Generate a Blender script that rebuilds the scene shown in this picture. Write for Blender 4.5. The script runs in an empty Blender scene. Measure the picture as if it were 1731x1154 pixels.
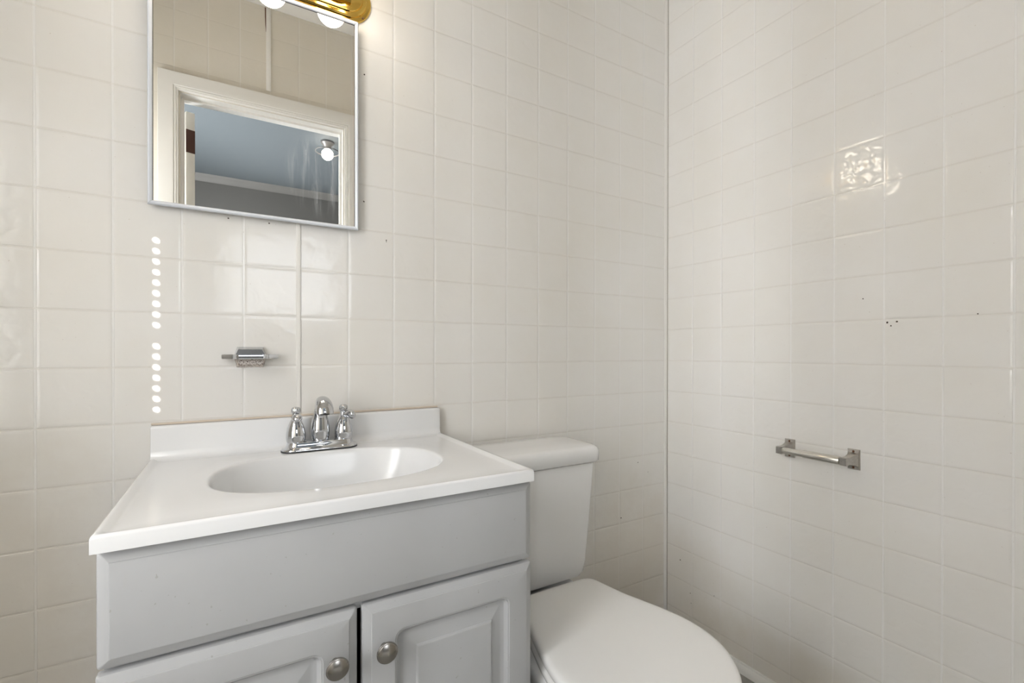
import bpy, bmesh, math, random
from mathutils import Vector, Matrix
random.seed(7)
SC = bpy.context.scene
C = SC.collection

# ------------------------------------------------------------------ camera
# world: X=0 is the right wall, Y=0 the wall behind the vanity, Z=0 the floor (metres)
T = 0.113            # tile pitch
ZL = 1.095           # height of one of the horizontal joints
cam_d = bpy.data.cameras.new('camera'); cam = bpy.data.objects.new('camera', cam_d); C.objects.link(cam)
yaw, pitch, roll = 0.5337, -0.0037, 0.0011
cam.location = (-1.3856, -1.2100, 1.0167)
fwd = Vector((math.sin(yaw)*math.cos(pitch), math.cos(yaw)*math.cos(pitch), math.sin(pitch)))
rt = Vector((math.cos(yaw), -math.sin(yaw), 0)); up = rt.cross(fwd)
r2 = math.cos(roll)*rt + math.sin(roll)*up; u2 = -math.sin(roll)*rt + math.cos(roll)*up
m = Matrix((r2, u2, -fwd)).transposed().to_4x4(); m.translation = cam.location
cam.matrix_world = m
cam_d.sensor_fit = 'HORIZONTAL'; cam_d.sensor_width = 36.0
cam_d.lens = 794.4577/1731*36.0
cam_d.shift_x = 0.0
cam_d.shift_y = (595.6-577.0)/1731.0
cam_d.clip_start = 0.01
SC.camera = cam

# ------------------------------------------------------------------ world, sun, big lights, exposure
w = bpy.data.worlds.new('world'); SC.world = w; w.use_nodes = True
bg = w.node_tree.nodes['Background']; bg.inputs[0].default_value = (0.62, 0.78, 1.0, 1); bg.inputs[1].default_value = 1.0
SC.view_settings.view_transform = 'Standard'; SC.view_settings.look = 'None'
SC.view_settings.gamma = 1.0; SC.view_settings.use_curve_mapping = False
SC.view_settings.exposure = -0.18
SUN = Vector((0.567, 0.756, -0.327)).normalized()
sd = bpy.data.lights.new('sun', 'SUN'); sd.energy = 150.0; sd.angle = math.radians(0.40); sd.color = (1.0, 0.96, 0.9)
so = bpy.data.objects.new('sun', sd); C.objects.link(so); so.location = (-4, -3, 4)
so.rotation_euler = SUN.to_track_quat('-Z', 'Y').to_euler()

def area(name, loc, direction, sx, sy, power, col):
    d = bpy.data.lights.new(name, 'AREA'); d.shape = 'RECTANGLE'; d.size = sx; d.size_y = sy
    d.energy = power; d.color = col
    o = bpy.data.objects.new(name, d); C.objects.link(o); o.location = loc
    o.rotation_euler = Vector(direction).to_track_quat('-Z', 'Y').to_euler()
    return o
# daylight through the bathroom window (left wall) and through the far hall window, plus an added hall fill
area('window_daylight', (-2.262, -1.00, 1.33), (1, 0, 0), 0.48, 1.16, 18.5, (0.97, 0.98, 1.0))
area('hall_window_daylight', (-0.98, -3.88, 1.72), (0, 1, 0), 0.94, 0.76, 10.0, (0.93, 0.96, 1.0))
area('hall_side_fill', (-2.38, -2.55, 1.40), (1, 0, 0), 0.90, 1.20, 150.0, (0.95, 0.97, 1.0))  # added fill lamp in the unseen hall side, brightens the bathroom through the doorway

# ------------------------------------------------------------------ materials
def mat(name, col, rough=0.5, metal=0.0, spec=0.5, emit=None, strength=0.0, coat=0.0):
    M = bpy.data.materials.new(name); M.use_nodes = True
    b = M.node_tree.nodes['Principled BSDF']
    b.inputs['Base Color'].default_value = (*col, 1); b.inputs['Roughness'].default_value = rough
    b.inputs['Metallic'].default_value = metal; b.inputs['Specular IOR Level'].default_value = spec
    if coat: b.inputs['Coat Weight'].default_value = coat; b.inputs['Coat Roughness'].default_value = 0.05
    if emit: b.inputs['Emission Color'].default_value = (*emit, 1); b.inputs['Emission Strength'].default_value = strength
    return M
class NT:
    def __init__(s, M): s.t = M.node_tree; s.n = s.t.nodes; s.l = s.t.links; s.b = s.n['Principled BSDF']
    def new(s, k, **kw):
        n = s.n.new(k)
        for a, v in kw.items(): setattr(n, a, v)
        return n
    def put(s, sock, v):
        if hasattr(v, 'is_output'): s.l.new(v, sock)
        else: sock.default_value = v
    def math(s, op, a, b=0.0, c=None, clamp=False):
        n = s.new('ShaderNodeMath', operation=op, use_clamp=clamp)
        s.put(n.inputs[0], a); s.put(n.inputs[1], b)
        if c is not None: s.put(n.inputs[2], c)
        return n.outputs[0]
    def mix(s, f, a, b, blend='MIX'):
        n = s.new('ShaderNodeMix', data_type='RGBA', blend_type=blend)
        s.put(n.inputs[0], f); s.put(n.inputs[6], a); s.put(n.inputs[7], b)
        return n.outputs[2]
    def mr(s, v, a, b, c=0.0, d=1.0, smooth=False):
        n = s.new('ShaderNodeMapRange', interpolation_type='SMOOTHSTEP' if smooth else 'LINEAR')
        s.put(n.inputs[0], v)
        for i, q in enumerate((a, b, c, d)): n.inputs[i+1].default_value = q
        return n.outputs[0]
    def noise(s, vec, scale, detail=2.0, rough=0.5, dist=0.0):
        n = s.new('ShaderNodeTexNoise'); s.put(n.inputs['Vector'], vec)
        n.inputs['Scale'].default_value = scale; n.inputs['Detail'].default_value = detail
        n.inputs['Roughness'].default_value = rough; n.inputs['Distortion'].default_value = dist
        return n.outputs['Fac']

def tile_material(name, axis, u0, v0, tp=T, base=(0.80, 0.783, 0.752), grout=(0.86, 0.85, 0.83), strong=None, soft=1.0, soil=None):
    """glossy embossed tileboard: joints every tp metres along `axis` and Z, slightly wavy faces"""
    M = mat(name, base, 0.09, spec=0.5); q = NT(M)
    pos = q.new('ShaderNodeNewGeometry').outputs['Position']
    sep = q.new('ShaderNodeSeparateXYZ'); q.l.new(pos, sep.inputs[0])
    ua = q.math('DIVIDE', q.math('SUBTRACT', sep.outputs[axis], u0), tp)
    va = q.math('DIVIDE', q.math('SUBTRACT', sep.outputs[2], v0), tp)
    fu = q.math('ABSOLUTE', q.math('SUBTRACT', q.math('FRACT', q.math('ADD', ua, 0.5)), 0.5))   # 0 on a joint
    fv = q.math('ABSOLUTE', q.math('SUBTRACT', q.math('FRACT', q.math('ADD', va, 0.5)), 0.5))
    gu = q.mr(fu, 0.0014/tp, 0.0026/tp, 1, 0, True)
    gv = q.mr(fv, 0.0012/tp, 0.0024/tp, 1, 0, True)
    g = q.math('MAXIMUM', gu, gv)
    # wavy glaze, stronger on some of the tiles
    iu = q.math('FLOOR', ua); iv = q.math('FLOOR', va)
    cmb = q.new('ShaderNodeCombineXYZ'); q.l.new(iu, cmb.inputs[0]); q.l.new(iv, cmb.inputs[1])
    wn = q.new('ShaderNodeTexWhiteNoise', noise_dimensions='3D'); q.l.new(cmb.outputs[0], wn.inputs['Vector'])
    amp = q.math('MULTIPLY_ADD', q.math('POWER', wn.outputs['Value'], 2.0), 1.1, 0.45)
    if strong:                                      # one tile is much more heavily rippled
        su = q.math('COMPARE', iu, strong[0], 0.1); sv = q.math('COMPARE', iv, strong[1], 0.1)
        amp = q.math('MULTIPLY_ADD', q.math('MULTIPLY', su, sv), 1.9, amp)
    off = q.new('ShaderNodeVectorMath', operation='MULTIPLY_ADD')
    q.l.new(wn.outputs['Color'], off.inputs[0]); off.inputs[1].default_value = (9, 9, 9); q.l.new(pos, off.inputs[2])
    wave = q.noise(off.outputs[0], 34.0, 1.5, 0.45, 0.6)
    h = q.math('MULTIPLY', q.math('MULTIPLY', wave, amp), 0.55)
    # pillowed edge then groove
    edge = q.mr(q.math('MINIMUM', fu, fv), 0.002/tp, 0.007/tp, 0, 0.22*soft, True)
    h = q.math('ADD', h, edge)
    h = q.math('SUBTRACT', h, q.math('MULTIPLY', g, 0.42*soft))
    bmp = q.new('ShaderNodeBump'); bmp.inputs['Strength'].default_value = 0.75; bmp.inputs['Distance'].default_value = 0.0016
    q.l.new(h, bmp.inputs['Height']); q.l.new(bmp.outputs[0], q.b.inputs['Normal'])
    # colour: faint uneven yellowing, whiter vertical joints, grimy patches in the joints
    blot = q.noise(pos, 3.1, 4, 0.6)
    c = q.mix(q.mr(blot, 0.40, 0.70), (*base, 1), (base[0]*0.975, base[1]*0.965, base[2]*0.94, 1))
    c = q.mix(q.math('MULTIPLY', gu, 0.7*soft), c, (*grout, 1))
    c = q.mix(q.math('MULTIPLY', gv, 0.28*soft), c, (0.68, 0.64, 0.58, 1))
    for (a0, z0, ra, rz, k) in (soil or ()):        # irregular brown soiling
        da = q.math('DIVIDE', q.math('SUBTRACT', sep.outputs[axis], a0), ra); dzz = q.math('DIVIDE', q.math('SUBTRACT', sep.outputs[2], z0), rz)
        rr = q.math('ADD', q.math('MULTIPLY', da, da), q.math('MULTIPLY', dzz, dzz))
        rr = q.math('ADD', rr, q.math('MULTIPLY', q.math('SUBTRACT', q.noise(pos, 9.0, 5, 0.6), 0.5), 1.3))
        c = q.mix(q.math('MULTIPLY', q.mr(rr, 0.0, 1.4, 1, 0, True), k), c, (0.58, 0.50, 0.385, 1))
    spk = q.noise(pos, 230.0, 2, 0.5)
    c = q.mix(q.math('MULTIPLY', q.mr(spk, 0.745, 0.765), 0.6), c, (0.42, 0.33, 0.24, 1))
    q.l.new(c, q.b.inputs['Base Color'])
    return M

W_X0 = -1.1005*T; R_Y0 = -0.984*T
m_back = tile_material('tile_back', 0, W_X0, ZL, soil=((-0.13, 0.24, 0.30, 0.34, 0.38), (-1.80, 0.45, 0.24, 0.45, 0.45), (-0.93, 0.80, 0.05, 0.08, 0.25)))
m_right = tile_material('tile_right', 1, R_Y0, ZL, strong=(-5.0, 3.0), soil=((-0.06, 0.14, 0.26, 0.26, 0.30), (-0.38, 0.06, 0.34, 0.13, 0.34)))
m_left = tile_material('tile_left', 1, R_Y0+0.03, ZL)
m_front = tile_material('tile_front', 0, -0.994, 2.478, 0.1225, base=(0.74, 0.70, 0.62), soft=0.5)
m_trim = mat('painted_trim', (0.80, 0.785, 0.745), 0.4)
m_strip = mat('plastic_strip', (0.83, 0.81, 0.77), 0.5)
m_ceil = mat('ceiling_paint', (0.78, 0.75, 0.70), 0.8)
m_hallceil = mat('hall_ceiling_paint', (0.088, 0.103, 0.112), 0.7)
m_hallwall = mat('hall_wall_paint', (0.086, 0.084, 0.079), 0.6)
m_marble = mat('cultured_marble', (0.82, 0.825, 0.83), 0.15, spec=0.5, coat=0.0)
m_porc = mat('porcelain', (0.87, 0.87, 0.87), 0.12, spec=0.5)
m_seat = mat('seat_plastic', (0.85, 0.845, 0.83), 0.22)
m_chrome = mat('chrome', (0.60, 0.61, 0.63), 0.06, 1.0)
m_dark = mat('dark_gap', (0.02, 0.018, 0.015), 0.7)
m_inside = mat('cabinet_inside', (0.10, 0.09, 0.08), 0.8)
m_brass = mat('polished_brass', (0.83, 0.55, 0.13), 0.12, 1.0)
m_nickel = mat('brushed_nickel', (0.40, 0.38, 0.355), 0.24, 1.0)
m_frame = mat('mirror_frame_enamel', (0.74, 0.77, 0.83), 0.25)
m_bulb = mat('frosted_bulb', (1, 1, 1), 0.4, emit=(1.0, 0.88, 0.72), strength=19.0)
m_hallbulb = mat('hall_bulb', (1, 1, 1), 0.4, emit=(1.0, 0.90, 0.78), strength=26.0)
m_ringglass = mat('lamp_ring_metal', (0.16, 0.155, 0.15), 0.4, 0.5)
m_gasket = mat('black_gasket', (0.015, 0.015, 0.018), 0.5)
m_stain = mat('rust_stain', (0.13, 0.06, 0.03), 0.8)
m_hinge = mat('bare_hinge_mortise', (0.07, 0.025, 0.015), 0.6)
m_slat = mat('blind_slat', (0.85, 0.85, 0.84), 0.5)
m_scuff = mat('wall_hole', (0.06, 0.045, 0.03), 0.9)

# brushed / worn variations
def painted_wood():
    M = mat('painted_cabinet', (0.70, 0.72, 0.735), 0.34, spec=0.4); q = NT(M)
    pos = q.new('ShaderNodeNewGeometry').outputs['Position']
    mp = q.new('ShaderNodeMapping'); mp.inputs['Scale'].default_value = (1, 1, 0.15); q.l.new(pos, mp.inputs[0])
    s = q.noise(mp.outputs[0], 60.0, 3, 0.6)
    b = q.noise(pos, 5.0, 3, 0.6)
    c = q.mix(q.mr(b, 0.38, 0.68), (0.46, 0.465, 0.47, 1), (0.435, 0.44, 0.445, 1))
    c = q.mix(q.math('MULTIPLY', q.mr(s, 0.68, 0.76), 0.16), c, (0.45, 0.43, 0.40, 1))
    sp = q.noise(pos, 150.0, 1, 0.5)
    c = q.mix(q.math('MULTIPLY', q.mr(sp, 0.775, 0.79), 0.5), c, (0.30, 0.28, 0.25, 1))
    q.l.new(c, q.b.inputs['Base Color'])
    return M
m_wood = painted_wood()
def floor_mat():
    M = mat('grey_vinyl', (0.30, 0.295, 0.27), 0.45); q = NT(M)
    pos = q.new('ShaderNodeNewGeometry').outputs['Position']
    n = q.noise(pos, 45.0, 4, 0.65)
    q.l.new(q.mix(n, (0.25, 0.245, 0.22, 1), (0.37, 0.36, 0.33, 1)), q.b.inputs['Base Color'])
    return M
m_floor = floor_mat()
def worn_chrome():
    M = mat('pitted_chrome', (0.72, 0.70, 0.67), 0.16, 1.0); q = NT(M)
    pos = q.new('ShaderNodeNewGeometry').outputs['Position']
    n = q.noise(pos, 420.0, 2, 0.6)
    f = q.mr(n, 0.53, 0.60)
    q.l.new(q.mix(f, (0.66, 0.60, 0.55, 1), (0.09, 0.05, 0.035, 1)), q.b.inputs['Base Color'])
    q.l.new(q.math('SUBTRACT', 1.0, f), q.b.inputs['Metallic'])
    q.l.new(q.mr(f, 0, 1, 0.28, 0.8), q.b.inputs['Roughness'])
    return M
m_pitted = worn_chrome()
def worn_nickel():
    M = mat('worn_nickel', (0.55, 0.53, 0.50), 0.35, 1.0); q = NT(M)
    pos = q.new('ShaderNodeNewGeometry').outputs['Position']
    n = q.noise(pos, 160.0, 3, 0.7)
    q.l.new(q.mix(n, (0.36, 0.34, 0.31, 1), (0.62, 0.60, 0.57, 1)), q.b.inputs['Base Color'])
    return M
m_wnickel = worn_nickel()
def mirror_mat():
    M = mat('mirror_silvering', (0.90, 0.90, 0.88), 0.0, 1.0); q = NT(M)
    pos = q.new('ShaderNodeNewGeometry').outputs['Position']
    sep = q.new('ShaderNodeSeparateXYZ'); q.l.new(pos, sep.inputs[0])
    mp = q.new('ShaderNodeMapping'); mp.inputs['Scale'].default_value = (1, 1, 0.10); q.l.new(pos, mp.inputs[0])
    streak = q.mr(q.noise(mp.outputs[0], 85.0, 4, 0.7, 0.6), 0.40, 0.80, 0, 1, True)
    # wiped smears near the lower right of the glass
    dx = q.math('DIVIDE', q.math('SUBTRACT', sep.outputs[0], -1.200), 0.085)
    dz = q.math('DIVIDE', q.math('SUBTRACT', sep.outputs[2], 1.43), 0.10)
    rr = q.math('ADD', q.math('POWER', q.math('ABSOLUTE', dx), 2.0), q.math('POWER', q.math('ABSOLUTE', dz), 2.0))
    msk = q.mr(rr, 0.15, 1.3, 1, 0, True)
    f = q.math('MULTIPLY', streak, msk)
    f = q.math('MULTIPLY', f, 0.42)
    d = q.new('ShaderNodeBsdfDiffuse'); d.inputs['Color'].default_value = (0.72, 0.74, 0.76, 1)
    mx = q.new('ShaderNodeMixShader'); q.l.new(f, mx.inputs[0]); q.l.new(q.b.outputs[0], mx.inputs[1]); q.l.new(d.outputs[0], mx.inputs[2])
    q.l.new(mx.outputs[0], q.n['Material Output'].inputs['Surface'])
    return M
m_mirror = mirror_mat()

# ------------------------------------------------------------------ mesh helpers
def finish(bm, name, material, parent=None, smooth=True, angle=35, bevel=0.0, seg=2, mats=None):
    bmesh.ops.remove_doubles(bm, verts=bm.verts, dist=1e-6)
    bmesh.ops.recalc_face_normals(bm, faces=bm.faces)
    if bevel > 0:
        es = [e for e in bm.edges if len(e.link_faces) == 2 and e.calc_face_angle(0) > math.radians(angle)]
        bmesh.ops.bevel(bm, geom=es, offset=bevel, segments=seg, profile=0.5, affect='EDGES', clamp_overlap=True)
    for f in bm.faces: f.smooth = smooth
    for e in bm.edges:
        e.smooth = not (len(e.link_faces) != 2 or e.calc_face_angle(0) > math.radians(angle))
    me = bpy.data.meshes.new(name); bm.to_mesh(me); bm.free()
    me.materials.append(material)
    for x in (mats or []): me.materials.append(x)
    o = bpy.data.objects.new(name, me); C.objects.link(o)
    if parent: o.parent = parent; o.matrix_parent_inverse = Matrix.Translation(-Vector(parent.location)) if parent.type == 'EMPTY' else Matrix()
    return o
def add_box(bm, x0, x1, y0, y1, z0, z1):
    vs = [bm.verts.new((x, y, z)) for x in (x0, x1) for y in (y0, y1) for z in (z0, z1)]
    for f in ((0,1,3,2),(4,6,7,5),(0,4,5,1),(2,3,7,6),(0,2,6,4),(1,5,7,3)): bm.faces.new([vs[i] for i in f])
    return vs
def box(*a): bm = bmesh.new(); add_box(bm, *a); return bm
def loft(bm, rings, cap0=True, cap1=True, closed=True):
    rs = [[bm.verts.new(p) for p in r] for r in rings]
    n = len(rs[0])
    for a, b in zip(rs, rs[1:]):
        for i in range(n if closed else n-1):
            j = (i+1) % n
            bm.faces.new((a[i], a[j], b[j], b[i]))
    if cap0: bm.faces.new(rs[0][::-1])
    if cap1: bm.faces.new(rs[-1])
    return rs
def lathe(bm, prof, axis='Z', c=(0,0,0), n=40, cap0=True, cap1=True):
    rings = []
    for r, h in prof:
        ring = []
        for i in range(n):
            a = 2*math.pi*i/n; u, v = r*math.cos(a), r*math.sin(a)
            p = {'Z': (u, v, h), 'Y': (u, h, v), 'X': (h, u, v)}[axis]
            ring.append((c[0]+p[0], c[1]+p[1], c[2]+p[2]))
        rings.append(ring)
    loft(bm, rings, cap0, cap1)
def tube(bm, pts, rad, n=24, ell=None, cap=True):
    """sweep circles (or ellipses (rw, rh)) along pts"""
    P = [Vector(p) for p in pts]; rings = []
    side = None
    for i, p in enumerate(P):
        t = (P[min(i+1, len(P)-1)]-P[max(i-1, 0)]).normalized()
        if side is None:
            s = t.cross(Vector((0, 1, 0)));
            if s.length < 0.1: s = t.cross(Vector((1, 0, 0)))
            side = s.normalized()
        side = (side-t*side.dot(t)).normalized(); nn = t.cross(side)
        ra = rad[i] if hasattr(rad, '__len__') else rad
        ra, rb = ra if hasattr(ra, '__len__') else (ra, ra)
        rings.append([p+side*ra*math.cos(2*math.pi*k/n)+nn*rb*math.sin(2*math.pi*k/n) for k in range(n)])
    loft(bm, rings, cap, cap)
def catmull(pts, k=4, closed=False):
    out = []; n = len(pts)
    P = [Vector(p) for p in pts]
    for i in range(n if closed else n-1):
        a = P[(i-1) % n] if (closed or i > 0) else P[i]
        b = P[i]; c = P[(i+1) % n]; d = P[(i+2) % n] if (closed or i+2 < n) else P[(i+1) % n]
        for s in range(k):
            t = s/k
            out.append(0.5*((2*b)+(c-a)*t+(2*a-5*b+4*c-d)*t*t+(3*b-a-3*c+d)*t**3))
    if not closed: out.append(P[-1])
    return out
def rrect(x0, x1, z0, z1, r, n=8):
    """rounded rectangle outline, counter-clockwise, fixed vertex count"""
    r = max(r, 1e-5); out = []
    for cx, cz, a0 in ((x1-r, z1-r, 0), (x0+r, z1-r, 90), (x0+r, z0+r, 180), (x1-r, z0+r, 270)):
        for i in range(n+1):
            a = math.radians(a0+90*i/n); out.append((cx+r*math.cos(a), cz+r*math.sin(a)))
    return out
def tag(o, label, cat, group=None):
    o['label'] = label; o['category'] = cat
    if group: o['group'] = group
    return o
def thing(name, loc, label, cat, group=None):
    o = bpy.data.objects.new(name, None); C.objects.link(o); o.location = loc; o.empty_display_size = 0.05
    return tag(o, label, cat, group)
def structure(o): o['kind'] = 'structure'; return o

# ------------------------------------------------------------------ room shell
XL, YF, ZC = -2.10, -1.30, 2.70
def wall_with_hole(name, m_, const, th, a0, a1, z0, z1, ha0, ha1, hz0, hz1, axis):
    """wall slab perpendicular to `axis` ('X' or 'Y'), from const to const+th, one rectangular opening"""
    bm = bmesh.new()
    for (p0, p1, q0, q1) in ((a0, ha0, z0, z1), (ha1, a1, z0, z1), (ha0, ha1, z0, hz0), (ha0, ha1, hz1, z1)):
        if p1-p0 < 1e-4 or q1-q0 < 1e-4: continue
        if axis == 'X': add_box(bm, min(const, const+th), max(const, const+th), p0, p1, q0, q1)
        else: add_box(bm, p0, p1, min(const, const+th), max(const, const+th), q0, q1)
    return structure(finish(bm, name, m_, smooth=False))
structure(finish(box(XL-0.2, 0.1, -1.35, 0.1, -0.05, 0.0), 'floor', m_floor, smooth=False))
structure(finish(box(XL-0.2, 0.1, YF-0.05, 0.1, ZC, ZC+0.05), 'ceiling', m_ceil, smooth=False))
wb = structure(finish(box(XL-0.2, 0.0, 0.0, 0.1, 0.0, ZC), 'wall_back', m_back, smooth=False))
wr = structure(finish(box(0.0, 0.1, YF-0.1, 0.1, 0.0, ZC), 'wall_right', m_right, smooth=False))
wall_with_hole('wall_left', m_left, XL, -0.2, YF-0.1, 0.0, 0.0, ZC, -1.26, -0.735, 0.70, 1.95, 'X')
DX0, DX1, DZ = -1.586, -0.911, 2.128
wf = wall_with_hole('wall_front', m_front, YF, -0.1, XL, 0.0, 0.0, ZC, DX0, DX1, 0.0, DZ, 'Y')

# little nail holes and chips in the tileboard, part of the walls
def nail_hole(parent, p, nrm, r):
    bm = bmesh.new(); k = 9
    ring0, ring1 = [], []
    a_, b_ = (Vector((1,0,0)), Vector((0,0,1))) if nrm == 'Y' else (Vector((0,1,0)), Vector((0,0,1)))
    n_ = Vector((0,-1,0)) if nrm == 'Y' else Vector((-1,0,0))
    for i in range(k):
        a = 2*math.pi*i/k; rr = r*random.uniform(0.7, 1.25)
        q = Vector(p)+a_*rr*math.cos(a)+b_*rr*math.sin(a)
        ring0.append(q-n_*0.001); ring1.append(q+n_*0.0003)
    loft(bm, [ring0, ring1])
    finish(bm, 'nail_hole', m_scuff, parent)
for (x, z, r) in ((-1.103,1.711,.0022),(-1.1045,1.392,.002),(-1.3966,1.3075,.0018),(-1.3166,1.3075,.0018),(-1.0477,1.3012,.0017),
                  (-1.118,1.712,.001),(-1.0475,1.2975,.0012),(-0.23,0.437,.0022),(-0.15,0.62,.0018),(-0.10,0.58,.0013)):
    nail_hole(wb, (x, 0, z), 'Y', r)
for (y, z, r) in ((-.6832,1.0872,.0022),(-.7024,1.0885,.0026),(-.6905,1.0787,.0017),(-.6311,1.1504,.0016),(-.0611,.2627,.0028),
                  (-.105,.162,.0016),(-.108,.128,.0014),(-.847,1.098,.0014),(-.20,.195,.0014)):
    nail_hole(wr, (0, y, z), 'X', r)

# seam strips, corner strip, baseboards, crown
structure(finish(box(-1.2600, -1.2508, -0.0028, 0.0, 0.86, 2.62), 'trim_1', m_strip, bevel=0.0009))
structure(finish(box(-0.0185, -0.0022, -0.0020, 0.0, 0.03, ZC-0.08), 'trim_2', m_strip, bevel=0.0008))
structure(finish(box(-0.0015, 0.0, -0.0024, 0.0, 0.03, ZC-0.08), 'trim_3', mat('old_caulk', (0.36, 0.32, 0.27), 0.8), bevel=0.0004))
def base_profile(h=0.032, t=0.013):
    return [(0, 0), (t, 0), (t, h*0.35), (t*0.92, h*0.55), (t*0.62, h*0.78), (t*0.45, h*0.83), (t*0.38, h), (0, h)]
bm = bmesh.new(); loft(bm, [[(-d, y, z) for d, z in base_profile()] for y in (YF, 0)])
structure(finish(bm, 'baseboard_right', m_trim))
bm = bmesh.new(); loft(bm, [[(x, -d, z) for d, z in base_profile()] for x in (XL, -0.013)])
structure(finish(bm, 'baseboard_back', m_trim))
crown = [(0, 0), (0, -0.085), (0.010, -0.088), (0.014, -0.070), (0.040, -0.030), (0.055, -0.014), (0.058, 0)]
def crown_run(name, pts):
    bm = bmesh.new(); loft(bm, [[p(d, z) for d, z in crown] for p in pts]); structure(finish(bm, name, m_trim))
crown_run('trim_4', [lambda d, z, x=x: (x, YF+d, ZC+z) for x in (XL, 0)])
crown_run('trim_5', [lambda d, z, y=y: (-d, y, ZC+z) for y in (YF, 0)])
crown_run('trim_6', [lambda d, z, x=x: (x, -d, ZC+z) for x in (XL, 0)])
# strip above the door on the front wall, with an open crack beside it
s7 = structure(finish(box(-1.2565, -1.2365, YF, YF+0.0035, 2.228, 2.612), 'trim_7', m_strip, bevel=0.001))
bm = bmesh.new()
loft(bm, [[(-1.2572-wd, YF+0.0012, z), (-1.2566, YF+0.0012, z), (-1.2566, YF, z), (-1.2572-wd, YF, z)] for z, wd in ((2.50, 0.0004), (2.53, 0.003), (2.57, 0.0045), (2.612, 0.005))])
finish(bm, 'open_crack', m_stain, s7)

# ------------------------------------------------------------------ door opening, casing, leaf in the hall
def u_sweep(name, m_, x0, x1, z1, prof, ysgn, y0, parent=None):
    """casing swept up the left side, over the top and down the right; prof = (outward offset, depth)"""
    bm = bmesh.new(); rings = []
    for k in range(4):
        ring = []
        for o_, d in prof:
            x = (x0-o_) if k < 2 else (x1+o_)
            z = 0.0 if k in (0, 3) else z1+o_
            ring.append((x, y0+ysgn*d, z))
        rings.append(ring)
    loft(bm, rings)
    return finish(bm, name, m_, parent, angle=25)
dr = structure(finish(bmesh.new(), 'door_1', m_trim))
dr.data.materials.clear(); dr.data.materials.append(m_trim)
casing = [(0.0, 0.0), (0.0, 0.010), (0.003, 0.0125), (0.008, 0.0125), (0.0095, 0.0145), (0.014, 0.015), (0.016, 0.0132), (0.019, 0.0165),
          (0.025, 0.0175), (0.068, 0.0190), (0.071, 0.0185), (0.072, 0.016), (0.072, 0.0)]
u_sweep('casing', m_trim, DX0-0.004, DX1+0.004, DZ+0.004, casing, 1, YF, dr)
jamb = [(0, 0), (-0.014, 0), (-0.014, 0.10), (0, 0.10)]
u_sweep('jamb', m_trim, DX0, DX1, DZ, [(-0.0001, 0.0), (-0.002, 0.0), (-0.002, 0.040), (-0.011, 0.041), (-0.011, 0.070), (-0.002, 0.071), (-0.002, 0.10), (-0.0001, 0.10)], -1, YF, dr)
leaf = thing('open_door', (-1.555, -1.42, 0.0), 'cream door leaf standing open in the hall, seen in the mirror, dark hinge recess', 'door')
bm = box(-1.5735, -1.5385, -2.06, -1.412, 0.012, 2.100)
LR = Matrix.Translation((-1.5725, -1.412, 0)) @ Matrix.Rotation(math.radians(-20), 4, 'Z') @ Matrix.Translation((1.5735, 1.412, 0))
bm.transform(LR); finish(bm, 'door_leaf', m_trim, leaf, bevel=0.002)
bm = box(-1.5739, -1.5381, -1.4130, -1.4116, 1.915, 2.020)
bm.transform(LR); finish(bm, 'hinge_recess', m_hinge, leaf, bevel=0.0004)['label'] = 'dark brown bare hinge recess'

# ------------------------------------------------------------------ the hall behind the door
HX0, HX1, HY, HZ = -2.40, 0.60, -3.90, 2.60
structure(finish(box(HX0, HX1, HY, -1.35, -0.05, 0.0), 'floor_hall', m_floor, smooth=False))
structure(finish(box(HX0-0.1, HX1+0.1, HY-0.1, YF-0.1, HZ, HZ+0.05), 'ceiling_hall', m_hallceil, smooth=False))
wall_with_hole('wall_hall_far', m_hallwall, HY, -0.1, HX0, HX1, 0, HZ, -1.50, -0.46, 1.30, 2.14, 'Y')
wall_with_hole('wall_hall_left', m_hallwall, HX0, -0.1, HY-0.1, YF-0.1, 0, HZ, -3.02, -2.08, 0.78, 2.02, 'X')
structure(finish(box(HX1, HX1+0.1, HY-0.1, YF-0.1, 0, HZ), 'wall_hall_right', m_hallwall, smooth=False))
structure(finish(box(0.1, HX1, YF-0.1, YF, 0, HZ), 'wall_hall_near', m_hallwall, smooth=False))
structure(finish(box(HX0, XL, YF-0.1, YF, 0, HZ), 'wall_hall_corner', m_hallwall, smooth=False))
w3 = structure(finish(box(HX0-0.035, HX0-0.030, -3.02, -2.08, 0.78, 2.02), 'sun_block_panel', m_slat, smooth=False))  # added opaque panel behind the side fill, keeps stray sun out
bm = bmesh.new(); loft(bm, [[(x, HY+d*0.8, HZ+z*0.7) for d, z in crown] for x in (HX0, HX1)])
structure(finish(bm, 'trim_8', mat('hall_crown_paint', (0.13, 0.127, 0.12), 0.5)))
u_w2 = structure(finish(bmesh.new(), 'window_2', m_trim))
bm = bmesh.new()
for a in ((-1.50, -1.46, 1.30, 2.14), (-0.50, -0.46, 1.30, 2.14), (-1.46, -0.50, 1.30, 1.34), (-1.46, -0.50, 2.10, 2.14), (-1.46, -0.50, 1.70, 1.73)):
    add_box(bm, a[0], a[1], HY-0.05, HY-0.02, a[2], a[3])
finish(bm, 'window_frame', m_trim, u_w2)
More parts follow.
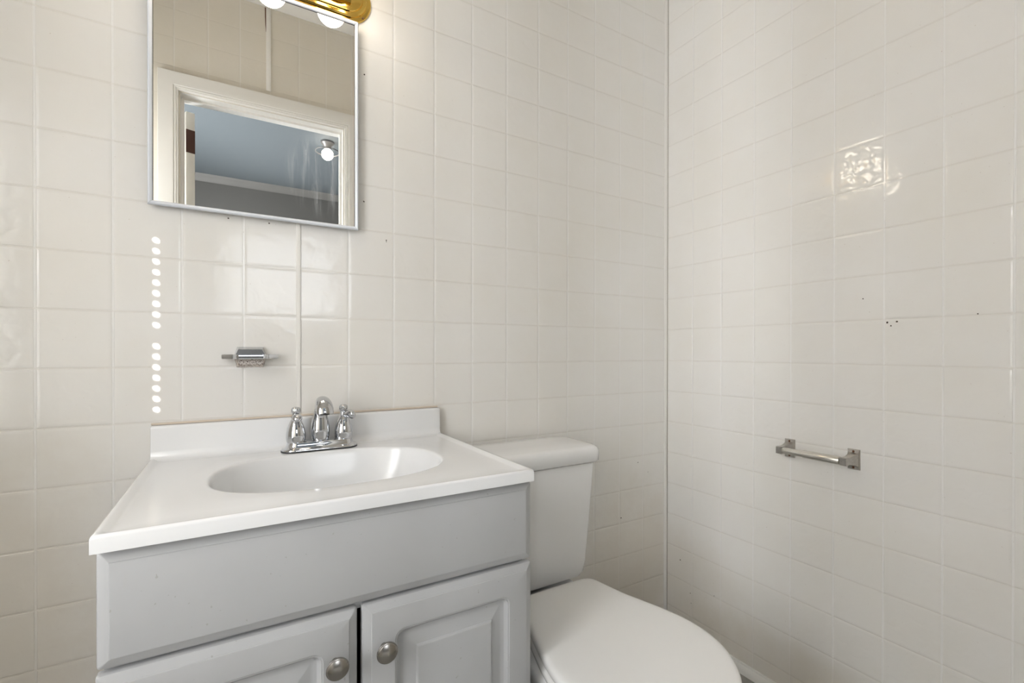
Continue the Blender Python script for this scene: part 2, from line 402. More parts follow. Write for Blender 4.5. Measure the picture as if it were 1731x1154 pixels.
# hall ceiling lamp: canopy, glass ring, bulb
hl = thing('ceiling_lamp', (-0.775, -2.62, HZ), 'lit hall ceiling lamp with a round rim, reflected at the right of the mirror', 'lamp')
bm = bmesh.new(); lathe(bm, [(0.0005, 0), (0.048, 0), (0.048, -0.012), (0.030, -0.03), (0.022, -0.055), (0.0005, -0.055)], c=(-0.775, -2.62, HZ-0.0005)); finish(bm, 'canopy', m_ringglass, hl)
bm = bmesh.new()
tr = [[(-0.775+(0.085+0.004*math.cos(b))*math.cos(a), -2.62+(0.085+0.004*math.cos(b))*math.sin(a), HZ-0.075+0.004*math.sin(b)) for b in [2*math.pi*j/8 for j in range(8)]] for a in [2*math.pi*i/40 for i in range(41)]]
loft(bm, tr, False, False); finish(bm, 'shade_rim', m_ringglass, hl)
bm = bmesh.new(); bmesh.ops.create_uvsphere(bm, u_segments=20, v_segments=12, radius=0.042, matrix=Matrix.Translation((-0.775, -2.62, HZ-0.095))); finish(bm, 'bulb', m_hallbulb, hl)

# ------------------------------------------------------------------ bathroom window with its blind (left wall)
win = structure(finish(bmesh.new(), 'window_1', m_trim))
bm = bmesh.new()
for a in ((-1.26, -1.24, 0.70, 1.95), (-0.755, -0.735, 0.70, 1.95), (-1.24, -0.755, 0.70, 0.73), (-1.24, -0.755, 1.92, 1.95)):
    add_box(bm, XL-0.20, XL-0.175, a[0], a[1], a[2], a[3])
finish(bm, 'window_frame', m_trim, win)
blind = thing('window_blind', (-2.28, -1.0, 0.70), 'closed white slatted blind filling the window in the left wall', 'window blind')
BX = -2.268
tt = (abs(BX)-1.5243)/SUN.x
hy = -SUN.y*tt; dz = -SUN.z*tt
bm = bmesh.new(); pitch_s = 0.02182
zh = [0.8944+i*pitch_s for i in range(17)]; zh_all = []
k0 = -28
for k in range(k0, 36):
    zc = 0.8944+dz+k*pitch_s
    if zc > 1.93: break
    z0_, z1_ = zc-0.0125, zc+0.0125
    hole = (0 <= k <= 16 and k != 7)
    dx = lambda z: BX+(z-zc)*0.10
    ya, yb, yc, yd = -1.257, hy-0.01, hy+0.01, -0.738
    def quad(y0, y1, za, zb):
        bm.faces.new([bm.verts.new(p) for p in ((dx(za), y0, za), (dx(za), y1, za), (dx(zb), y1, zb), (dx(zb), y0, zb))])
    quad(ya, yb, z0_, z1_); quad(yc, yd, z0_, z1_)
    if not hole: quad(yb, yc, z0_, z1_)
    else:
        N = 16; inn = []; outp = []
        for i in range(N):
            a = 2*math.pi*i/N; cy, cz = math.cos(a), math.sin(a)
            inn.append((hy+0.0024*cy, zc+0.0024*cz))
            s = min(0.01/abs(cy) if abs(cy) > 1e-6 else 9, 0.0125/abs(cz) if abs(cz) > 1e-6 else 9)
            outp.append((hy+s*cy, zc+s*cz))
        for i in range(N):
            j = (i+1) % N
            bm.faces.new([bm.verts.new((dx(z), y, z)) for y, z in (inn[i], inn[j], outp[j], outp[i])])
        # corner fillers
        for sy in (-1, 1):
            for sz in (-1, 1):
                c_ = (hy+sy*0.01, zc+sz*0.0125)
                near = sorted(outp, key=lambda p: (p[0]-c_[0])**2+(p[1]-c_[1])**2)[:2]
                bm.faces.new([bm.verts.new((dx(z), y, z)) for y, z in (c_, near[0], near[1])])
finish(bm, 'slats', m_slat, blind, smooth=False)
finish(box(-2.274, -2.258, -1.257, -0.738, 1.925, 1.949), 'headrail', m_slat, blind)
finish(box(-2.274, -2.263, -1.257, -0.738, 0.702, 0.725), 'bottom_rail', m_slat, blind)

# ------------------------------------------------------------------ vanity cabinet
VX0, VX1 = -1.528, -0.912
VYF = -0.452        # front of the carcass; doors and false front are overlaid
van = thing('vanity_cabinet', ((VX0+VX1)/2, -0.22, 0.0), 'white two door bathroom vanity cabinet under the sink, beside the toilet', 'cabinet')
bm = bmesh.new()
add_box(bm, VX0+0.003, VX0+0.018, VYF, -0.002, 0.0, 0.774)
add_box(bm, VX1-0.018, VX1-0.003, VYF, -0.002, 0.0, 0.774)
add_box(bm, VX0+0.018, VX1-0.018, VYF+0.02, -0.002, 0.085, 0.10)
add_box(bm, VX0+0.018, VX1-0.018, -0.40, -0.385, 0.0, 0.085)
add_box(bm, VX0+0.018, VX1-0.018, VYF, VYF+0.018, 0.612, 0.774)
finish(bm, 'carcass', m_wood, van, smooth=False)
finish(box(VX0+0.019, VX1-0.019, -0.012, -0.003, 0.10, 0.76), 'back_panel', m_inside, van, smooth=False)
def panel(name, x0, x1, z0, z1, rings, parent, yb=VYF-0.0008):
    """profiled front: rings = (inset, depth forward of the back plane, corner radius)"""
    bm = bmesh.new(); out = []
    for ins, d, r in rings:
        out.append([(x, yb-d, z) for x, z in rrect(x0+ins, x1-ins, z0+ins, z1-ins, r)])
    loft(bm, out)
    return finish(bm, name, m_wood, parent, angle=22)
edge = [(0.0, 0.0, 0.004), (0.0, 0.0085, 0.004), (0.0012, 0.0115, 0.004), (0.003, 0.0128, 0.003), (0.0128, 0.0165, 0.0004), (0.0135, 0.0178, 0.0004), (0.0148, 0.0182, 0.0004)]
panel('drawer_front', -1.5305, -0.9040, 0.6265, 0.7712, edge, van)
rt_ = edge + [(0.0500, 0.0182, 0.016), (0.0512, 0.0170, 0.016), (0.0530, 0.0168, 0.015), (0.0550, 0.0135, 0.013), (0.0585, 0.0105, 0.010), (0.0630, 0.0093, 0.006),
              (0.0680, 0.0095, 0.0012), (0.0840, 0.0140, 0.0006), (0.0856, 0.0141, 0.0006), (0.0868, 0.0165, 0.0006), (0.0885, 0.0178, 0.0006), (0.0905, 0.0181, 0.0006)]
def cabinet_door(x0, x1, kx, lab):
    d = panel('door', x0, x1, 0.095, 0.6205, rt_, van)
    d['label'] = lab
    bm = bmesh.new(); cy = VYF-0.0008-0.018
    lathe(bm, [(0.0055, 0.0), (0.0055, -0.012), (0.0065, -0.015), (0.0135, -0.0165), (0.0162, -0.0185), (0.0166, -0.0205), (0.0158, -0.0222),
               (0.0150, -0.0226), (0.0144, -0.0236), (0.0105, -0.0256), (0.0055, -0.0268), (0.0015, -0.0272)], 'Y', (kx, cy, 0.5515), 44)
    k = finish(bm, 'knob', m_nickel, None, angle=25)
    k.parent = d
    return d
cabinet_door(-1.5315, -1.2222, -1.2560, 'left cabinet door with a raised panel')
cabinet_door(-1.2150, -0.9030, -1.1830, 'right cabinet door with a raised panel')

# ------------------------------------------------------------------ one-piece sink top
CX0, CX1, CY0 = -1.5330, -0.9075, -0.4820
ZT = 0.7925
top = thing('sink_countertop', ((CX0+CX1)/2, -0.24, 0.765), 'glossy white one piece sink top with oval basin on the vanity cabinet', 'countertop')
N = 160
def se(cx, cy, a, b, p, t):
    c, s = math.cos(t), math.sin(t)
    return (cx+a*math.copysign(abs(c)**(2/p), c), cy+b*math.copysign(abs(s)**(2/p), s))
bcx, bcy, ba, bb = -1.2160, -0.2440, 0.2080, 0.1470
def bring(scale, z, p=2.45, sh=0.0, yo=0.0):
    out = []
    for i in range(N):
        t = 2*math.pi*i/N
        x, y = se(bcx, bcy, ba*scale, bb*scale, p, t)
        # flatter at the back, and the right end a little fuller, as in a one-piece bowl
        out.append((x, y+yo, z))
    return out
def rect_ring(x0, x1, y0, y1, z, ref, zf=None):
    out = []
    for (x, y, _) in ref:
        dx_, dy_ = x-bcx, y-bcy
        s = min([q for q in (((x1-bcx)/dx_ if dx_ > 1e-9 else 1e9), ((x0-bcx)/dx_ if dx_ < -1e-9 else 1e9), ((y1-bcy)/dy_ if dy_ > 1e-9 else 1e9), ((y0-bcy)/dy_ if dy_ < -1e-9 else 1e9))])
        px, py = bcx+dx_*s, bcy+dy_*s
        out.append([px, py, z])
    # snap the nearest vertex to every corner
    for cx in (x0, x1):
        for cy in (y0, y1):
            k = min(range(N), key=lambda i: (out[i][0]-cx)**2+(out[i][1]-cy)**2); out[k][0], out[k][1] = cx, cy
    return [tuple(p) for p in out]
ref = bring(1.0, ZT)
rings = []
def inset_ring(d, z): return rect_ring(CX0+d, CX1-d, CY0+d, -0.0015, z, ref)
rings += [inset_ring(0.004, 0.7745), inset_ring(0.0, 0.7755), inset_ring(0.0, 0.7930), inset_ring(0.0008, 0.7958), inset_ring(0.003, 0.7972), inset_ring(0.0075, 0.7970),
          inset_ring(0.014, ZT+0.0008), inset_ring(0.020, ZT)]
# between the flat deck and the bowl
mid = inset_ring(0.020, ZT)
for f in (0.35, 0.7): rings.append([tuple(Vector(a).lerp(Vector(b), f)) for a, b in zip(mid, bring(1.03, ZT))])
rings += [bring(1.030, ZT), bring(1.012, ZT-0.0004), bring(1.000, ZT-0.0018), bring(0.990, ZT-0.0050), bring(0.980, ZT-0.0110), bring(0.962, ZT-0.026), bring(0.925, ZT-0.050, 2.4),
          bring(0.86, ZT-0.076, 2.35), bring(0.76, ZT-0.098, 2.3), bring(0.62, ZT-0.114, 2.2), bring(0.44, ZT-0.124, 2.1), bring(0.25, ZT-0.129, 2.0), bring(0.10, ZT-0.131, 2.0)]
bm = bmesh.new(); loft(bm, rings, False, True)
finish(bm, 'basin_and_deck', m_marble, top, angle=50)
# backsplash with coved foot
sp = [(-0.0015, ZT-0.004), (-0.0015, 0.8625), (-0.017, 0.8625), (-0.0195, 0.8612), (-0.0205, 0.8585), (-0.0205, 0.8570), (-0.0206, 0.8110), (-0.0207, 0.8090), (-0.0222, 0.8030), (-0.0255, 0.7972), (-0.0300, ZT+0.0016), (-0.0350, ZT+0.0003), (-0.0370, ZT+0.0003), (-0.0370, ZT-0.004)]
bm = bmesh.new(); loft(bm, [[(x, y, z) for y, z in sp] for x in (CX0+0.0008, CX1-0.0008)])
finish(bm, 'backsplash', m_marble, top, angle=40, bevel=0.0012)
bm = bmesh.new(); lathe(bm, [(0.0005, 0.0), (0.017, 0.0), (0.021, 0.0012), (0.0225, 0.0035), (0.020, 0.0045), (0.0005, 0.0045)], c=(bcx, bcy, ZT-0.1312)); finish(bm, 'drain', m_chrome, top)
# caulk bead of stained sealant on the wall above the splash
structure(finish(box(-1.5330, -0.9085, -0.0045, 0.0, 0.8626, 0.8668), 'trim_9', mat('stained_sealant', (0.66, 0.57, 0.47), 0.7), bevel=0.0012))

# ------------------------------------------------------------------ faucet
FX, FY, FZ = -1.2165, -0.0620, ZT+0.0006
fau = thing('faucet', (FX, FY, FZ), 'chrome two handle faucet standing at the back of the sink top', 'faucet')
def stad(hl, hw, z, n=20):
    out = []
    for s, a0 in ((1, -90), (-1, 90)):
        for i in range(n+1):
            a = math.radians(a0+180*i/n); out.append((FX+s*(hl-hw)+hw*math.cos(a), FY+hw*math.sin(a), z))
    return out
bm = bmesh.new(); loft(bm, [stad(0.0815, 0.0285, FZ), stad(0.0815, 0.0285, FZ+0.0022)]); finish(bm, 'gasket', m_gasket, fau)
bm = bmesh.new()
loft(bm, [stad(a, b, FZ+h) for a, b, h in ((0.0785, 0.0262, 0.0018), (0.0805, 0.0280, 0.0024), (0.0805, 0.0280, 0.0048), (0.0790, 0.0268, 0.0066), (0.0755, 0.0242, 0.0078), (0.0722, 0.0225, 0.0105), (0.0700, 0.0212, 0.0150), (0.0690, 0.0206, 0.0190), (0.0680, 0.0198, 0.0200))])
finish(bm, 'base_plate', m_chrome, fau, angle=50)
zb = FZ+0.0200
# spout: teardrop column leaning into a hooded head that faces the bowl
prof = [((0, 0.003), 0.0178, 0.0170), ((0, 0.011), 0.0196, 0.0180), ((0, 0.026), 0.0200, 0.0180), ((0.001, 0.042), 0.0182, 0.0160), ((0.003, 0.056), 0.0154, 0.0135), ((0.007, 0.070), 0.0132, 0.0120),
        ((0.014, 0.082), 0.0126, 0.0118), ((0.024, 0.0890), 0.0134, 0.0118), ((0.036, 0.0905), 0.0150, 0.0120), ((0.048, 0.0872), 0.0168, 0.0122), ((0.057, 0.0800), 0.0182, 0.0122), ((0.062, 0.0715), 0.0184, 0.0120), ((0.0635, 0.0655), 0.0174, 0.0112)]
ctr = catmull([(0, -p[0][0], p[0][1]) for p in prof], 3)
rw = catmull([(p[1], p[2], 0) for p in prof], 3)
bm = bmesh.new()
lathe(bm, [(0.0155, -0.001), (0.0172, 0.001), (0.0165, 0.006)], c=(FX, FY, zb), n=32)
rings = []
for i, p in enumerate(ctr):
    t = (ctr[min(i+1, len(ctr)-1)]-ctr[max(i-1, 0)]).normalized(); nn = Vector((1, 0, 0)); bb_ = t.cross(nn)
    o_ = Vector((FX, FY, zb))
    rings.append([o_+p+nn*rw[i].x*math.cos(2*math.pi*k/32)+bb_*rw[i].y*math.sin(2*math.pi*k/32) for k in range(32)])
loft(bm, rings)
sp_o = finish(bm, 'spout', m_chrome, fau, angle=60)
bm = bmesh.new(); c0 = Vector((FX, FY, zb))+ctr[-1]
lathe(bm, [(0.0095, 0.0006), (0.0095, -0.0010), (0.0005, -0.0010)], c=tuple(c0)); a_ = finish(bm, 'aerator', m_gasket, None); a_.parent = sp_o
def handle(hx, ang, lab):
    bm = bmesh.new()
    lathe(bm, [(0.0182, -0.0005), (0.0192, 0.0015), (0.0198, 0.004), (0.0204, 0.011), (0.0200, 0.020), (0.0182, 0.030), (0.0152, 0.039), (0.0118, 0.047), (0.0090, 0.051), (0.0080, 0.055), (0.0078, 0.060),
               (0.0074, 0.063), (0.0005, 0.063)], c=(hx, FY, zb), n=40)
    h = finish(bm, 'handle', m_chrome, fau, angle=50); h['label'] = lab
    bm = bmesh.new(); n = 40; rings = []                       # knurled finial
    for r, z, f in ((0.0062, 0.0625, 0), (0.0085, 0.0650, 0.06), (0.0092, 0.0690, 0.09), (0.0088, 0.0735, 0.09), (0.0070, 0.0765, 0.06), (0.0050, 0.0772, 0), (0.0025, 0.0762, 0)):
        rings.append([(hx+r*(1+f*math.cos(8*a))*math.cos(a), FY+r*(1+f*math.cos(8*a))*math.sin(a), zb+z) for a in [2*math.pi*i/n for i in range(n)]])
    loft(bm, rings); k = finish(bm, 'finial', m_chrome, None, angle=50); k.parent = h
    d = Vector((math.sin(ang), -math.cos(ang), 0)); o_ = Vector((hx, FY, zb+0.0555)); bm = bmesh.new()
    pts = [o_+d*0.002+Vector((0,0,-0.002)), o_+d*0.009, o_+d*0.016+Vector((0,0,0.0012)), o_+d*0.024+Vector((0,0,0.0012)), o_+d*0.031+Vector((0,0,-0.0008)), o_+d*0.0355+Vector((0,0,-0.003)), o_+d*0.0375+Vector((0,0,-0.0045))]
    tube(bm, pts, [(0.0058, 0.0052), (0.0066, 0.0058), (0.0094, 0.0075), (0.0112, 0.0086), (0.0106, 0.0078), (0.0070, 0.005), (0.0018, 0.0014)], 24)
    k = finish(bm, 'lever', m_chrome, None, angle=70); k.parent = h
handle(FX-0.0508, math.radians(-1), 'left faucet handle, lever pointing forward')
handle(FX+0.0508, math.radians(30), 'right faucet handle, lever turned to the right')

# ------------------------------------------------------------------ mirror
MX0, MX1, MZ0, MZ1 = -1.5362, -1.1220, 1.3125, 1.8228
mir = thing('wall_mirror', ((MX0+MX1)/2, -0.01, MZ0), 'rectangular wall mirror in a thin pale metal frame above the sink', 'mirror')
bm = bmesh.new()
pr_ = [(0.0, -0.0160), (0.0, -0.0190), (0.0015, -0.0225), (0.0035, -0.0235), (0.0072, -0.0215), (0.0085, -0.0190), (0.0085, -0.0160)]
def fr(side):
    a = {'left': ((MX0, MZ0, 1, 1), (MX0, MZ1, 1, -1)), 'right': ((MX1, MZ0, -1, 1), (MX1, MZ1, -1, -1)), 'bottom': ((MX0, MZ0, 1, 1), (MX1, MZ0, -1, 1)), 'top': ((MX0, MZ1, 1, -1), (MX1, MZ1, -1, -1))}[side]
    bm = bmesh.new(); rings = []
    g = 0.0004
    for i, (x, z, sx, sz) in enumerate(a):
        sh = (g if i == 0 else -g)
        if side in ('left', 'right'): rings.append([(x+sx*d, y, z+sz*d+sh) for d, y in pr_])
        else: rings.append([(x+sx*d+sh, y, z+sz*d) for d, y in pr_])
    loft(bm, rings)
    return finish(bm, 'frame_strip', m_frame, mir, angle=25)
for s in ('left', 'right', 'bottom', 'top'): fr(s)
bm = bmesh.new(); add_box(bm, MX0+0.006, MX1-0.006, -0.0185, -0.0165, MZ0+0.006, MZ1-0.006)
finish(bm, 'mirror_glass', m_mirror, mir, smooth=False)
finish(box(MX0+0.005, MX1-0.005, -0.0160, -0.0005, MZ0+0.005, MZ1-0.005), 'backing_board', m_dark, mir, smooth=False)
bm = bmesh.new()                                   # dark line between the glass and the right / top frame strips
add_box(bm, MX1-0.0097, MX1-0.0083, -0.0190, -0.0184, MZ0+0.008, MZ1-0.008); add_box(bm, MX0+0.0083, MX0+0.0095, -0.0190, -0.0184, MZ0+0.008, MZ1-0.008)
add_box(bm, MX0+0.008, MX1-0.008, -0.0190, -0.0184, MZ1-0.0100, MZ1-0.0083)
finish(bm, 'glass_edge', m_dark, mir, smooth=False)

# ------------------------------------------------------------------ brass vanity light above the mirror
LX, LZ = -1.3090, 1.8860
vl = thing('vanity_light', (LX, -0.01, LZ), 'polished brass bar wall light with lit round bulbs above the mirror', 'wall light')
def stadz(hl, hw, y, n=24):
    out = []
    for s, a0 in ((1, -90), (-1, 90)):
        for i in range(n+1):
            a = math.radians(a0+180*i/n); out.append((LX+s*(hl-hw)+hw*math.cos(a), y, LZ+hw*math.sin(a)))
    return out
bm = bmesh.new()
loft(bm, [stadz(a, b, y) for a, b, y in ((0.2215, 0.0620, -0.0003), (0.2215, 0.0620, -0.0035), (0.2200, 0.0605, -0.0055), (0.2160, 0.0565, -0.0070), (0.2110, 0.0515, -0.0072), (0.2100, 0.0505, -0.0105), (0.2060, 0.0465, -0.0125),
                                        (0.2000, 0.0405, -0.0128), (0.1985, 0.0390, -0.0165), (0.1930, 0.0335, -0.0185), (0.1800, 0.0205, -0.0190))])
finish(bm, 'back_plate', m_brass, vl, angle=22)
bm = bmesh.new()                                   # raised channel along the bar
cp = [(-0.026, -0.018), (-0.026, -0.026), (-0.022, -0.030), (-0.020, -0.030), (-0.018, -0.036), (-0.013, -0.040), (0.013, -0.040), (0.018, -0.036), (0.020, -0.030), (0.022, -0.030), (0.026, -0.026), (0.026, -0.018)]
loft(bm, [[(x, y, LZ+z) for z, y in cp] for x in (LX-0.168, LX+0.168)])
finish(bm, 'raised_channel', m_brass, vl, angle=22)
bx = [LX-0.1385, LX, LX+0.1385]
for x in bx:
    bm = bmesh.new(); lathe(bm, [(0.0280, -0.0395), (0.0285, -0.043), (0.0240, -0.046), (0.0215, -0.050), (0.0215, -0.066), (0.0185, -0.068), (0.0005, -0.068)], 'Y', (x, 0, LZ+0.000), 32)
    s_ = finish(bm, 'socket', m_brass, vl, angle=30)
    bm = bmesh.new()
    lathe(bm, [(0.014, -0.064), (0.0145, -0.070), (0.0165, -0.076)]+[(0.0340*math.sin(a), -0.106-0.0340*-math.cos(a)*-1) for a in [math.radians(q) for q in range(40, 180, 10)]]+[(0.0005, -0.140)], 'Y', (x, 0, LZ+0.000), 32)
    b_ = finish(bm, 'bulb', m_bulb, None, angle=60); b_.parent = s_
bm = bmesh.new(); lathe(bm, [(0.0018, -0.006), (0.0018, -0.0092), (0.0002, -0.0095)], 'Y', (-1.1085, 0, 1.8455), 12); finish(bm, 'screw', m_stain, vl)

# ------------------------------------------------------------------ soap dish
sd_ = thing('soap_dish', (-1.3545, 0, 1.0), 'small pitted chrome soap dish fixed to the tiled wall above the sink', 'soap dish')
bm = bmesh.new(); cxs = -1.3545
oct_ = lambda hw, z0, z1, c, y: [(cxs-hw+c, y, z0), (cxs+hw-c, y, z0), (cxs+hw, y, z0+c*2.2), (cxs+hw, y, z1-c*1.6), (cxs+hw-c*1.6, y, z1), (cxs-hw+c*1.6, y, z1), (cxs-hw, y, z1-c*1.6), (cxs-hw, y, z0+c*2.2)]
trap = lambda h0, h1, z0, z1, y: [(cxs-h0, y, z0), (cxs+h0, y, z0), (cxs+h1, y, z1), (cxs-h1, y, z1)]
loft(bm, [trap(0.0262, 0.0315, 0.9790, 1.0010, -0.0004), trap(0.0255, 0.0310, 0.9800, 1.0010, -0.0060), trap(0.0235, 0.0285, 0.9835, 1.0010, -0.0200), trap(0.0225, 0.0275, 0.9860, 1.0010, -0.0215)])
finish(bm, 'mount', m_pitted, sd_, angle=20)
bm = bmesh.new()
loft(bm, [trap(0.0318, 0.0262, 1.0050, 1.0250, -0.0004), trap(0.0315, 0.0255, 1.0050, 1.0245, -0.0050), trap(0.0300, 0.0235, 1.0050, 1.0205, -0.0150), trap(0.0295, 0.0225, 1.0050, 1.0190, -0.0160)])
finish(bm, 'upper_plate', m_chrome, sd_, angle=20)
bm = bmesh.new()
def tray(s, z, ins=0.0):
    pts = [(-0.0540, -0.010), (-0.0555, -0.020), (-0.0545, -0.030), (-0.0480, -0.036), (-0.0380, -0.040), (-0.0300, -0.050), (-0.0270, -0.058), (-0.0230, -0.061), (0.0230, -0.061), (0.0270, -0.058), (0.0300, -0.050), (0.0380, -0.040), (0.0480, -0.036), (0.0545, -0.030), (0.0555, -0.020), (0.0540, -0.010)]
    return [(cxs+x*s, -0.035+(y+0.035)*s, z) for x, y in pts]
loft(bm, [tray(0.93, 0.9982), tray(0.985, 0.9988), tray(1.0, 1.0005), tray(1.0, 1.0062), tray(0.985, 1.0078), tray(0.95, 1.0078), tray(0.93, 1.0050), tray(0.80, 1.0040)])
finish(bm, 'tray', m_chrome, sd_, angle=30)

# ------------------------------------------------------------------ toilet
TX = -0.6930
toi = thing('toilet', (TX, -0.42, 0.0), 'white two piece toilet with closed lid, between the vanity and the right wall', 'toilet')
def tank_ring(hw, yf, yb, r, z, bow=0.006):
    pts = rrect(TX-hw, TX+hw, yf, yb, r, 10); out = []
    for x, y in pts:
        if y < (yf+yb)/2: y -= bow*(1-((x-TX)/hw)**2)
        out.append((x, y, z))
    return out
bm = bmesh.new()
loft(bm, [tank_ring(*a) for a in ((0.120, -0.165, -0.030, 0.03, 0.384), (0.152, -0.180, -0.024, 0.03, 0.391), (0.160, -0.184, -0.022, 0.028, 0.402), (0.1635, -0.1855, -0.020, 0.024, 0.430), (0.1760, -0.190, -0.018, 0.022, 0.580), (0.1845, -0.192, -0.016, 0.020, 0.700), (0.1830, -0.190, -0.017, 0.020, 0.7035))])
finish(bm, 'tank', m_porc, toi, angle=40)
bm = bmesh.new()
loft(bm, [tank_ring(*a) for a in ((0.1780, -0.186, -0.020, 0.018, 0.7030), (0.1800, -0.188, -0.019, 0.018, 0.7075), (0.1955, -0.200, -0.012, 0.026, 0.7080), (0.1985, -0.203, -0.010, 0.028, 0.7110), (0.2000, -0.2045, -0.010, 0.030, 0.7300), (0.1995, -0.204, -0.010, 0.030, 0.7400), (0.1965, -0.201, -0.012, 0.032, 0.7470), (0.1910, -0.195, -0.016, 0.032, 0.7512), (0.180, -0.185, -0.025, 0.03, 0.7530), (0.10, -0.13, -0.06, 0.02, 0.7540))])
finish(bm, 'tank_lid', m_porc, toi, angle=50)
bm = bmesh.new(); lathe(bm, [(0.010, -0.190), (0.011, -0.206), (0.006, -0.210), (0.0005, -0.210)], 'Y', (TX-0.135, 0, 0.66), 20)
tube(bm, [(TX-0.135, -0.208, 0.66), (TX-0.11, -0.212, 0.656), (TX-0.07, -0.212, 0.648)], [0.005, 0.006, 0.004], 12); finish(bm, 'flush_lever', m_chrome, toi)
half = [(0, -0.2380), (0.060, -0.2385), (0.098, -0.2410), (0.117, -0.2500), (0.1255, -0.268), (0.131, -0.300), (0.140, -0.350), (0.1560, -0.402), (0.1715, -0.455), (0.1815, -0.510), (0.1800, -0.560), (0.1670, -0.607), (0.1420, -0.650), (0.1060, -0.688), (0.058, -0.714), (0, -0.722)]
full = [(x, y, 0) for x, y in half]+[(-x, y, 0) for x, y in half[-2:0:-1]]
OUT = catmull(full, 4, True)
LC = Vector((0, -0.47, 0))
def oring(off, z, src=OUT):
    """offset the seat outline outward by off"""
    n = len(src); out = []
    for i, p in enumerate(src):
        t = (src[(i+1) % n]-src[i-1]).normalized(); nn = Vector((-t.y, t.x, 0))
        if nn.dot(p-LC) < 0: nn = -nn
        q = p+nn*off; out.append((TX-0.002+q.x, q.y, z))
    return out
bm = bmesh.new()
loft(bm, [oring(-0.006, 0.4000), oring(-0.001, 0.4010), oring(0.0, 0.4030), oring(0.0, 0.4120), oring(-0.0015, 0.4165), oring(-0.005, 0.4195), oring(-0.011, 0.4208), oring(-0.022, 0.4213)]+[[tuple(Vector((TX-0.002, -0.47, 0.4216+0.0008*(1-f))).lerp(Vector(p), f)) if 0 else (TX-0.002+(p[0]-TX+0.002)*f, -0.47+(p[1]+0.47)*f, 0.4213+0.0012*(1-f)) for p in oring(-0.022, 0.4213)] for f in (0.9, 0.6, 0.3)])
finish(bm, 'lid', m_seat, toi, angle=50)
bm = bmesh.new()
loft(bm, [oring(-0.010, 0.3760), oring(-0.002, 0.3775), oring(0.001, 0.3810), oring(0.001, 0.3890), oring(-0.002, 0.3935), oring(-0.008, 0.3960)])
finish(bm, 'seat', m_seat, toi, angle=50)
for s in (-1, 1):
    bm = bmesh.new(); lathe(bm, [(0.010, 0.360), (0.012, 0.372), (0.012, 0.395), (0.009, 0.400), (0.0005, 0.400)], c=(TX+s*0.078, -0.222, 0), n=20); finish(bm, 'hinge', m_seat, toi)
# bowl: rim, deck under the tank, tapering body and foot
def egg(hw, yb, yf, z, n=64, pw=2.2):
    out = []; cy = (yb+yf)/2; hl = (yb-yf)/2
    for i in range(n):
        t = 2*math.pi*i/n; c, s = math.cos(t), math.sin(t)
        x = hw*math.copysign(abs(c)**(2/pw), c); y = cy+hl*math.copysign(abs(s)**(2/pw), s)
        wf = 1.0-0.10*max(0, s)                # a little narrower at the back
        out.append((TX+x*wf, y, z))
    return out
bm = bmesh.new()
loft(bm, [egg(0.125, -0.09, -0.55, 0.0), egg(0.127, -0.088, -0.555, 0.012), egg(0.112, -0.10, -0.53, 0.045), egg(0.104, -0.11, -0.52, 0.10), egg(0.108, -0.12, -0.545, 0.17), egg(0.128, -0.13, -0.60, 0.235), egg(0.156, -0.14, -0.665, 0.300), egg(0.171, -0.15, -0.700, 0.345),
          egg(0.176, -0.155, -0.712, 0.358), egg(0.176, -0.155, -0.712, 0.371), egg(0.172, -0.158, -0.708, 0.3745), egg(0.12, -0.2, -0.64, 0.3748)])
finish(bm, 'bowl', m_porc, toi, angle=50)
bm = bmesh.new()
loft(bm, [tank_ring(0.095, -0.24, -0.05, 0.03, 0.25, 0), tank_ring(0.115, -0.25, -0.035, 0.03, 0.31, 0), tank_ring(0.122, -0.255, -0.03, 0.03, 0.365, 0), tank_ring(0.120, -0.253, -0.032, 0.03, 0.3745, 0)])
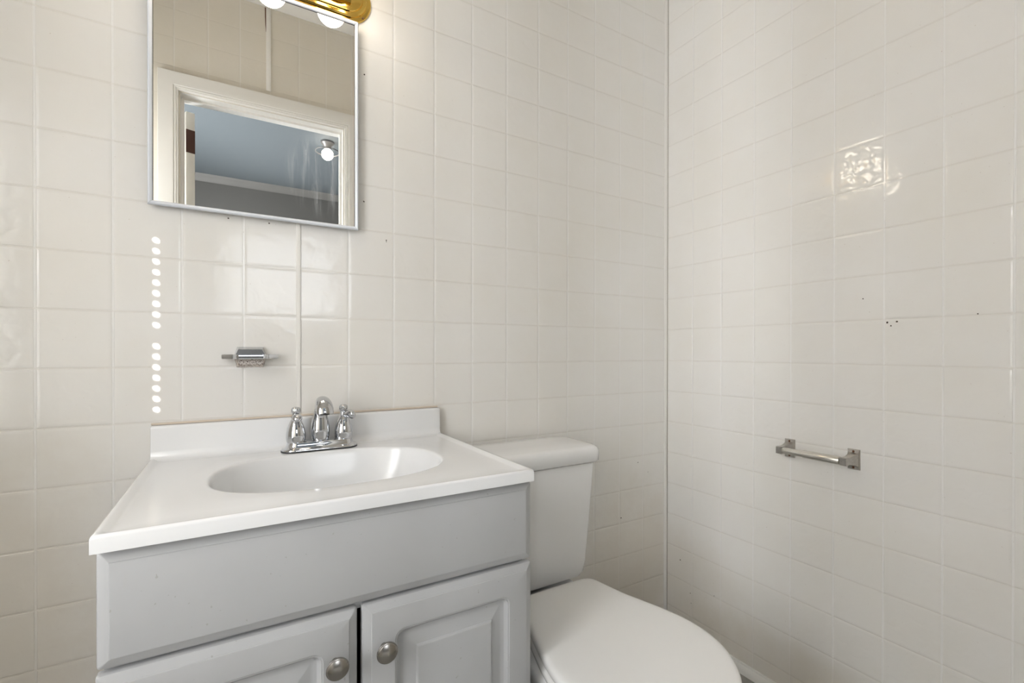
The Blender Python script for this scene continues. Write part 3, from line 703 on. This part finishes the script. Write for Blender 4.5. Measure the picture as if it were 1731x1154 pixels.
finish(bm, 'tank_shelf', m_porc, toi, angle=50)
bm = bmesh.new(); lathe(bm, [(0.045, 0.374), (0.045, 0.386)], c=(TX, -0.11, 0), n=24); finish(bm, 'tank_gasket', m_gasket, toi)

# ------------------------------------------------------------------ toilet paper holder
tp = thing('toilet_paper_holder', (0, -0.53, 0.737), 'worn silver toilet paper holder with an empty roller on the right wall', 'paper holder')
def sq(x, cy, cz, hy_, hz_): return [(x, cy-hy_, cz-hz_), (x, cy+hy_, cz-hz_), (x, cy+hy_, cz+hz_), (x, cy-hy_, cz+hz_)]
for cy in (-0.4495, -0.6125):
    bm = bmesh.new()
    zc = 0.7365
    loft(bm, [sq(-0.0003, cy, zc, 0.0142, 0.0262), sq(-0.0030, cy, zc, 0.0142, 0.0262), sq(-0.0042, cy, zc, 0.0130, 0.0250), sq(-0.0050, cy, zc, 0.0115, 0.0175), sq(-0.016, cy, zc, 0.0092, 0.0130), sq(-0.032, cy, zc, 0.0072, 0.0098), sq(-0.046, cy, zc, 0.0068, 0.0090), sq(-0.0475, cy, zc, 0.0078, 0.0100), sq(-0.0600, cy, zc, 0.0078, 0.0100), sq(-0.0612, cy, zc, 0.0068, 0.0090)])
    b_ = finish(bm, 'bracket', m_wnickel, tp, angle=22)
    for dz_ in (0.0205, -0.0205):
        bm = bmesh.new(); lathe(bm, [(0.0029, -0.0030), (0.0029, -0.0053), (0.0018, -0.0060), (0.0002, -0.0060)], 'X', (0, cy, zc+dz_), 14)
        s_ = finish(bm, 'screw', m_stain, None); s_.parent = b_
bm = bmesh.new()
lathe(bm, [(0.003, -0.6060), (0.0045, -0.6045), (0.0100, -0.6035), (0.0108, -0.6020), (0.0108, -0.5150), (0.0104, -0.5135), (0.0090, -0.5130), (0.0090, -0.4600), (0.0084, -0.4585), (0.0045, -0.4580), (0.003, -0.4570)], 'Y', (-0.0530, 0, 0.7368), 36)
finish(bm, 'roller', mat('silver_plastic', (0.70, 0.68, 0.63), 0.24, 0.85), tp, angle=40)
